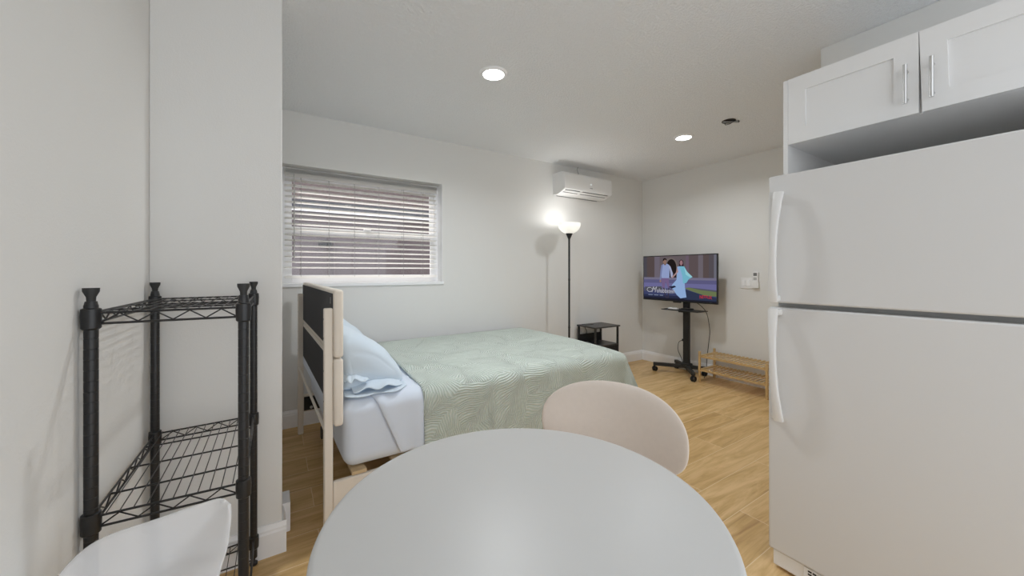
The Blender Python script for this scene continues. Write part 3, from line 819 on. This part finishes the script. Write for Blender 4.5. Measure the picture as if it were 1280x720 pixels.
op = thing('power_outlet', 'white wall outlet with a plug, behind the black nightstand', 'outlet', (3.13, YW, .46), world=True)
MB().box((3.095, YW - .006, .395), (3.17, YW, .51), .003).build('plate', M['white_plastic'], op)
MB().box((3.115, YW - .022, .455), (3.15, YW - .006, .487), .004).build('plug', M['white_plastic'], op)

# air conditioner
ac = thing('air_conditioner', 'white wall-mounted split air conditioner high on the window wall near the corner', 'air conditioner', (3.05, YW, 2.07), world=True)
AX0, AX1 = 2.685, 3.425
pf = [(YW, 2.318), (3.19, 2.318), (3.155, 2.310), (3.135, 2.290), (3.128, 2.26), (3.128, 2.135), (3.132, 2.122), (3.14, 2.116), (3.222, 2.083), (3.25, 2.078), (YW, 2.078)]
MB().prism(pf, lambda u, v, w: (w, u, v), AX0, AX1).build('casing', M['white_plastic'], ac, sharp=25)
lv = MB()
def onl(f): return (3.14 + .082 * f, 2.116 - .033 * f)
for xa, xb in ((AX0 + .03, AX0 + .245), (AX0 + .285, AX1 - .05)):
    for fa, fb in ((.05, .30), (.55, .72)):
        (ya_, za_), (yb2, zb2) = onl(fa), onl(fb)
        lv.prism([(ya_, za_ + .001), (yb2, zb2 + .001), (yb2 - .0008, zb2 - .0008), (ya_ - .0008, za_ - .0008)], lambda u, v, w: (w, u, v), xa, xb)
lv.build('air_outlet', M['slot'], ac)
la_ = MB(); la_.prism([(3.155, 2.1095), (3.184, 2.098), (3.180, 2.094), (3.150, 2.105)], lambda u, v, w: (w, u, v), AX0 + .03, AX1 - .05)
la_.build('louvre', M['white_plastic'], ac)
MB().box((3.075, 3.1265, 2.196), (3.095, 3.1285, 2.214), .0005).build('sensor', emat('ac_light', (1, 1, 1), .55), ac)
MB().box((3.065, 3.1270, 2.158), (3.11, 3.1285, 2.166), .0005).build('badge', pmat('ac_badge', (.35, .35, .36), .4), ac)
MB().box((AX0 + .05, YW - .004, 2.07), (AX1 - .05, YW, 2.30)).build('mounting_plate', M['metalgrey'], ac)
cd = MB().tube([(3.02, 3.25, 2.316), (3.00, 3.262, 2.37), (3.01, 3.285, 2.41), (3.03, 3.29, 2.44)], .003, 6).build('sensor_cord', pmat('grey_cord', (.3, .3, .3), .6), None, loc=(3.02, 3.25, 2.318))
tag(cd, 'thin grey cord running from the air conditioner top up to the ceiling', 'cord')

# ------------------------------------------------------------------ television and its stand
st = thing('tv_stand', 'black wheeled television stand with post, small shelf and four castors', 'stand', (4.06, 2.585, 0), world=True)
PX, PY = 4.085, 2.578
MB().box((PX - .02, PY - .035, .075), (PX + .02, PY + .035, 1.25), .004).build('post', M['blackmat'], st)
MB().box((PX - .045, PY - .05, .070), (PX + .045, PY + .05, .125), .006).build('hub', M['blackmat'], st)
for cx, cy in ((3.875, 2.860), (3.845, 2.350), (4.155, 2.405), (4.205, 2.79)):
    v = Vector((cx - PX, cy - PY, 0)); L_ = v.length; ang = math.atan2(v.y, v.x)
    mtx = Matrix.Translation((PX, PY, 0)) @ Matrix.Rotation(ang, 4, 'Z')
    o = MB().box((.02, -.020, .068), (L_ + .015, .020, .106), .004, mtx=mtx).build('arm', M['blackmat'], st)
    cst = MB(); cst.lathe([(.010, .05), (.010, .07)], (cx, cy, 0), 10); 
    for s_ in (-1, 1):
        cst.lathe([(.012, s_ * .004), (.026, s_ * .004), (.030, s_ * .008), (.030, s_ * .018), (.026, s_ * .022), (.010, s_ * .022)], (cx + .006, cy, .030), 20, axis='y')
    cst.box((cx - .01, cy - .004, .03), (cx + .022, cy + .004, .058), .003)
    sub('castor', cst, M['rubber'], o)
o = MB().box((3.865, 2.31, .752), (PX - .018, 2.765, .762), .003).build('shelf', M['blackmat'], st)
sub('shelf_bracket', MB().box((PX - .12, PY - .03, .728), (PX + .025, PY + .03, .752), .003), M['blackmat'], o)
MB().box((4.0465, PY - .16, 1.02), (PX - .018, PY + .16, 1.24), .004).build('mount_plate', M['blackmat'], st)

tv = thing('television', 'flat black television showing a couple walking hand in hand, on the wheeled stand', 'television', (4.02, 2.645, .83), world=True)
TY0, TY1, TZ0, TZ1, TX = 2.168, 3.122, .845, 1.398, 4.000
c = MB(); c.box((TX, TY0, TZ0), (TX + .022, TY1, TZ1), .004, 3); c.box((TX + .02, TY0 + .14, TZ0 + .03), (TX + .045, TY1 - .14, TZ1 - .12), .012)
c.box((TX - .001, 2.60, TZ0 - .012), (TX + .018, 2.70, TZ0 + .004), .004)
c.build('casing', M['tvframe'], tv, sharp=45)
SY0, SY1, SZ0, SZ1 = TY0 + .011, TY1 - .011, TZ0 + .017, TZ1 - .011
scr = MB().box((TX - .0012, SY0, SZ0), (TX + .001, SY1, SZ1)).build('screen', M['tvframe'], tv)
SW_, SH_ = SY1 - SY0, SZ1 - SZ0
TVG = .72
_em = {}
def E(r, g_, b_):
    if (r, g_, b_) not in _em: _em[(r, g_, b_)] = emat('screen_colour', srgb(r, g_, b_), TVG)
    return _em[(r, g_, b_)]
pic = MB(); layer = [0]
def poly(pts, col):
    """flat coloured area of the screen image; pts in 0..1 picture coordinates (u right, v down)"""
    layer[0] += 1
    x = TX - .0014 - layer[0] * .00006
    vs = [pic.bm.verts.new((x, SY1 - u * SW_, SZ1 - v * SH_)) for u, v in pts]
    f = pic.bm.faces.new(vs); f.normal_update()
    if f.normal.x > 0: f.normal_flip()
    pic._tag([f], E(*col), False)
def rect(u0, v0, u1, v1, col): poly([(u0, v0), (u1, v0), (u1, v1), (u0, v1)], col)
def ell(cu, cv, ru, rv, col, n=18): poly([(cu + ru * math.cos(2 * PI * k / n), cv + rv * math.sin(2 * PI * k / n)) for k in range(n)], col)
rect(0, 0, 1, 1, (92, 84, 92))
rect(0, 0, .05, .5, (78, 76, 84)); rect(.05, 0, .17, .5, (88, 76, 76)); rect(.17, 0, .25, .5, (112, 104, 116)); rect(.25, 0, .62, .52, (104, 94, 98))
rect(.62, 0, .66, .5, (110, 94, 108)); rect(.66, 0, .78, .5, (96, 84, 86)); rect(.78, 0, .84, .5, (112, 104, 112)); rect(.84, 0, .91, .5, (92, 80, 80)); rect(.91, 0, .97, .5, (88, 82, 88)); rect(.97, 0, 1, .5, (112, 112, 124))
poly([(.33, .55)] + [(.41 + .10 * math.cos(PI - PI * k / 12), .24 - .20 * math.sin(PI * k / 12)) for k in range(13)] + [(.51, .55)], (118, 106, 104))
poly([(.345, .62)] + [(.42 + .072 * math.cos(PI - PI * k / 12), .26 - .19 * math.sin(PI * k / 12)) for k in range(13)] + [(.492, .62)], (36, 30, 30))
rect(0, .49, 1, .54, (120, 116, 140)); rect(0, .54, 1, .62, (96, 94, 132)); rect(0, .62, 1, .74, (112, 110, 156)); rect(0, .74, 1, .82, (86, 86, 120))
rect(0, .82, 1, .9, (64, 70, 106)); rect(0, .9, 1, 1, (46, 50, 76)); rect(0, .95, 1, 1, (38, 40, 58))
poly([(.02, .72), (.28, .70), (.28, .78), (.02, .82)], (84, 84, 92))
poly([(.60, .72), (.66, .70), (.80, .745), (1, .775), (1, .87), (.86, .86), (.70, .78)], (110, 122, 84)); poly([(.66, .70), (.84, .72), (1, .74), (1, .775), (.8, .745)], (88, 90, 100))
poly([(.60, .74), (.86, .86), (1, .9), (1, 1), (.62, 1), (.55, .85)], (50, 58, 82))
# man: pale shirt, mauve trousers
poly([(.275, .50), (.385, .50), (.395, .72), (.375, .72), (.338, .58), (.322, .73), (.29, .73)], (120, 100, 140))
poly([(.292, .73), (.322, .73), (.345, .93), (.37, .93), (.38, .72), (.395, .72), (.385, .96), (.34, .96)], (60, 56, 74))
poly([(.30, .185), (.365, .175), (.395, .21), (.395, .46), (.39, .505), (.28, .505), (.275, .40), (.275, .22)], (150, 164, 206))
poly([(.275, .20), (.30, .19), (.285, .36), (.27, .55), (.25, .56), (.262, .32)], (124, 132, 172))
poly([(.385, .20), (.41, .24), (.445, .40), (.44, .50), (.415, .48), (.405, .36)], (170, 176, 206))
ell(.262, .575, .013, .035, (150, 120, 120)); rect(.318, .15, .345, .205, (120, 96, 88)); ell(.325, .115, .026, .062, (146, 116, 104)); poly([(.298, .12), (.302, .055), (.33, .04), (.354, .065), (.352, .10), (.33, .075)], (38, 28, 30))
# woman: flowing pale blue dress and scarf
poly([(.505, .245), (.56, .23), (.595, .25), (.60, .45), (.61, .70), (.63, .92), (.55, .95), (.50, .88), (.42, .70), (.44, .64), (.495, .54)], (148, 178, 222))
poly([(.535, .235), (.60, .24), (.64, .36), (.71, .47), (.66, .52), (.63, .60), (.585, .62), (.575, .45)], (120, 186, 208))
poly([(.60, .26), (.64, .36), (.71, .47), (.68, .485), (.62, .42)], (152, 210, 222))
poly([(.505, .26), (.52, .36), (.45, .49), (.43, .50), (.425, .48), (.485, .38)], (172, 140, 140))
poly([(.53, .235), (.532, .12), (.56, .085), (.588, .12), (.592, .235)], (48, 28, 38)); ell(.560, .16, .021, .055, (160, 122, 128))
poly([(.38, .70), (.47, .67), (.49, .70), (.43, .74)], (40, 44, 66))
pic_o = None
pic.bm.normal_update()
def text_mesh(body, size, shear=0., bold=0.):
    cu = bpy.data.curves.new('lettering', 'FONT'); cu.body = body; cu.size = size; cu.shear = shear; cu.offset = bold; cu.resolution_u = 3
    ob = bpy.data.objects.new('lettering', cu); COL.objects.link(ob)
    dg = bpy.context.evaluated_depsgraph_get(); me = bpy.data.meshes.new_from_object(ob.evaluated_get(dg))
    bpy.data.objects.remove(ob); bpy.data.curves.remove(cu)
    return me
def add_text(body, u, v, h, width, col, shear=0., bold=0., arc=None):
    me = text_mesh(body, 1., shear, bold)
    xs = [p.co.x for p in me.vertices]; ys = [p.co.y for p in me.vertices]
    x0, x1, y0_, y1_ = min(xs), max(xs), min(ys), max(ys)
    layer[0] += 1; X = TX - .0014 - layer[0] * .00006
    def q(co):
        a = (co.x - x0) / (x1 - x0); b_ = co.y / (y1_)
        if arc: b_ = b_ * (1 - arc * (1 - (2 * a - 1) ** 2)) + arc * (1 - (2 * a - 1) ** 2) * (1 if b_ < .5 else 1) * .999
        return (X, SY1 - (u + a * width) * SW_, SZ1 - (v - b_ * h) * SH_)
    vs = [pic.bm.verts.new(q(p.co)) for p in me.vertices]; fs = []
    for p in me.polygons:
        try: f = pic.bm.faces.new([vs[k] for k in p.vertices])
        except ValueError: continue
        f.normal_update()
        if f.normal.x > 0: f.normal_flip()
        fs.append(f)
    pic._tag(fs, E(*col), False); bpy.data.meshes.remove(me)
def ring(cu, cv, ru, rv, w_, col, a0=0, a1=2 * PI, n=26):
    pts = [(cu + ru * math.cos(a0 + (a1 - a0) * k / n), cv + rv * math.sin(a0 + (a1 - a0) * k / n)) for k in range(n + 1)]
    pts += [(cu + (ru - w_) * math.cos(a0 + (a1 - a0) * k / n), cv + (rv - w_ * 1.7) * math.sin(a0 + (a1 - a0) * k / n)) for k in range(n, -1, -1)]
    poly(pts, col)
TCOL = (186, 186, 198)
ring(.098, .785, .046, .058, .008, TCOL, -.9, 5.2)
add_text('M', .128, .845, .135, .082, TCOL, .4, 0)
add_text('ohabbatein', .208, .845, .100, .262, TCOL, 0, .008)
for a, b_ in ((.075, .145), (.165, .232), (.252, .302)): rect(a, .898, b_, .915, (128, 138, 164))
add_text('NETFLIX', .80, .93, .075, .15, (190, 54, 66), 0, .02, arc=.22)
rect(0, .968, 1, 1, (34, 34, 46))
sub('picture', pic, None, scr, keep_normals=True)

def small(name, mb, mat, label, cat, loc): return tag(mb.build(name, mat, None, loc=loc), label, cat)
small('remote_control', MB().box((3.90, 2.585, .7625), (3.945, 2.70, .780), .005), M['white_plastic'], 'small white remote control on the black stand shelf under the television', 'remote control', (3.92, 2.64, .762))
small('media_box', MB().box((3.915, 2.44, .7625), (4.01, 2.545, .783), .006), M['black'], 'small flat black media box on the stand shelf beside the white remote', 'media box', (3.96, 2.49, .762))
small('power_cable', MB().tube(interp([(4.052, 2.47, .870), (4.085, 2.39, .80), (4.098, 2.34, .72), (4.09, 2.305, .55), (4.11, 2.325, .42), (4.11, 2.345, .25), (4.10, 2.35, .10), (4.06, 2.352, .006)], 40), .0035, 7), M['rubber'], 'thin black cable hanging from the television down to the floor by the shoe rack', 'cable', (4.1, 2.34, 0))
wc = thing('extension_cord', 'black cord plugged into the wall outlet, hanging behind the television stand post', 'cord', (4.23, 2.70, .35), world=True)
MB().box((4.212, 2.690, .348), (4.240, 2.722, .376), .004).build('plug', M['rubber'], wc)
MB().tube(interp([(4.225, 2.715, .362), (4.205, 2.755, .33), (4.20, 2.765, .24), (4.195, 2.72, .15), (4.17, 2.66, .06), (4.165, 2.62, .012)], 30), .0032, 7).build('cable', M['rubber'], wc)
ot = thing('wall_outlet', 'white outlet plate low on the television wall behind the stand post', 'outlet', (XT, 2.69, .36), world=True)
o = MB().box((XT - .006, 2.655, .30), (XT, 2.728, .416), .003).build('plate', M['white_plastic'], ot)
sub('sockets', MB().box((XT - .0068, 2.675, .318), (XT - .0055, 2.708, .345), .0003), M['trim'], o)

bp = thing('outlet_plate', 'faint blank cable plate high on the wall above the television', 'wall plate', (XT, 2.685, 1.81), world=True)
o = MB().box((XT - .005, 2.650, 1.752), (XT, 2.722, 1.868), .003).build('plate', M['wall'], bp)
for z in (1.79, 1.83): sub('screw', MB().lathe([(.005, XT - .0062), (.005, XT - .0045)], (0, 2.686, z), 10, axis='x'), M['trim'], o)

sw = thing('switch_plate', 'white double light switch plate on the wall left of the remote holder', 'light switch', (XT, 1.99, 1.08), world=True)
o = MB().box((XT - .007, 1.938, 1.020), (XT, 2.050, 1.136), .003).build('plate', M['white_plastic'], sw)
for y in (1.955, 2.002): sub('rocker', MB().box((XT - .011, y, 1.046), (XT - .006, y + .032, 1.112), .002), M['trim'], o)
rh = thing('remote_holder', 'white wall holder with the air conditioner remote, beside the refrigerator edge', 'remote holder', (XT, 1.895, 1.05), world=True)
MB().box((XT - .028, 1.868, 1.028), (XT, 1.932, 1.10), .003).build('cradle', M['white_plastic'], rh)
o = MB().box((XT - .022, 1.874, 1.045), (XT - .004, 1.926, 1.196), .004).build('remote', M['white_plastic'], rh)
sub('display', MB().box((XT - .0225, 1.884, 1.155), (XT - .0215, 1.918, 1.188), .0003), M['slot'], o)
sub('buttons', MB().box((XT - .0226, 1.885, 1.112), (XT - .0215, 1.917, 1.142), .0003), pmat('remote_buttons', (.45, .45, .45), .5), o)

# ------------------------------------------------------------------ bamboo shoe rack
RX, RY = 4.165, 2.335
rk = thing('shoe_rack', 'two-tier slatted bamboo shoe rack on the floor against the television wall', 'shoe rack', (4.02, 2.0, 0), world=True)
ra = math.radians(0)
RL, RDp = .66, .29
X0r, X1r, Y1r, Y0r = 3.885, 4.200, 2.318, 1.640
for x in (X0r, X1r - .022):
    for y in (Y0r, Y1r - .022):
        MB().box((x, y, 0), (x + .022, y + .022, .335), .004).build('leg', M['bamboo'], rk)
for z in (.292, .145):
    o = MB(); 
    for x in (X0r + .003, X1r - .019): o.box((x, Y0r + .022, z - .022), (x + .016, Y1r - .022, z), .003)
    for y in (Y0r + .003, Y1r - .019): o.box((X0r + .02, y, z - .022), (X1r - .02, y + .016, z), .003)
    o = o.build('tier_frame', M['bamboo'], rk)
    sl = MB(); n = 16
    for k in range(n):
        y = Y0r + .03 + (Y1r - Y0r - .08) * k / (n - 1)
        sl.box((X0r + .003, y, z), (X1r - .003, y + .019, z + .007), .002)
    sub('slats', sl, M['bamboo'], o)

# ------------------------------------------------------------------ world, light, camera
wd = bpy.data.worlds.new('sky'); SC.world = wd; wd.use_nodes = True
bg = wd.node_tree.nodes['Background']; bg.inputs[0].default_value = (.91, .955, 1., 1); bg.inputs[1].default_value = 1.45

cam = bpy.data.cameras.new('camera'); co = bpy.data.objects.new('camera', cam); COL.objects.link(co)
co.location = (0, 0, 1.2015); co.rotation_euler = (PI / 2, 0, -.5684)
cam.sensor_width = 36; cam.lens = 464.23 / 1280 * 36; cam.shift_y = -20.56 / 1280; cam.clip_start = .02; cam.clip_end = 60
SC.camera = co
for o in list(COL.objects):
    if '_w' in o: del o['_w']
SC.view_settings.view_transform = 'Standard'; SC.view_settings.look = 'None'
SC.view_settings.gamma = 1; SC.view_settings.use_curve_mapping = False
SC.view_settings.exposure = 0.22
SC.cycles.use_denoising = True
SC.cycles.max_bounces = 16; SC.cycles.diffuse_bounces = 12; SC.cycles.transparent_max_bounces = 16
SC.cycles.sample_clamp_indirect = 6
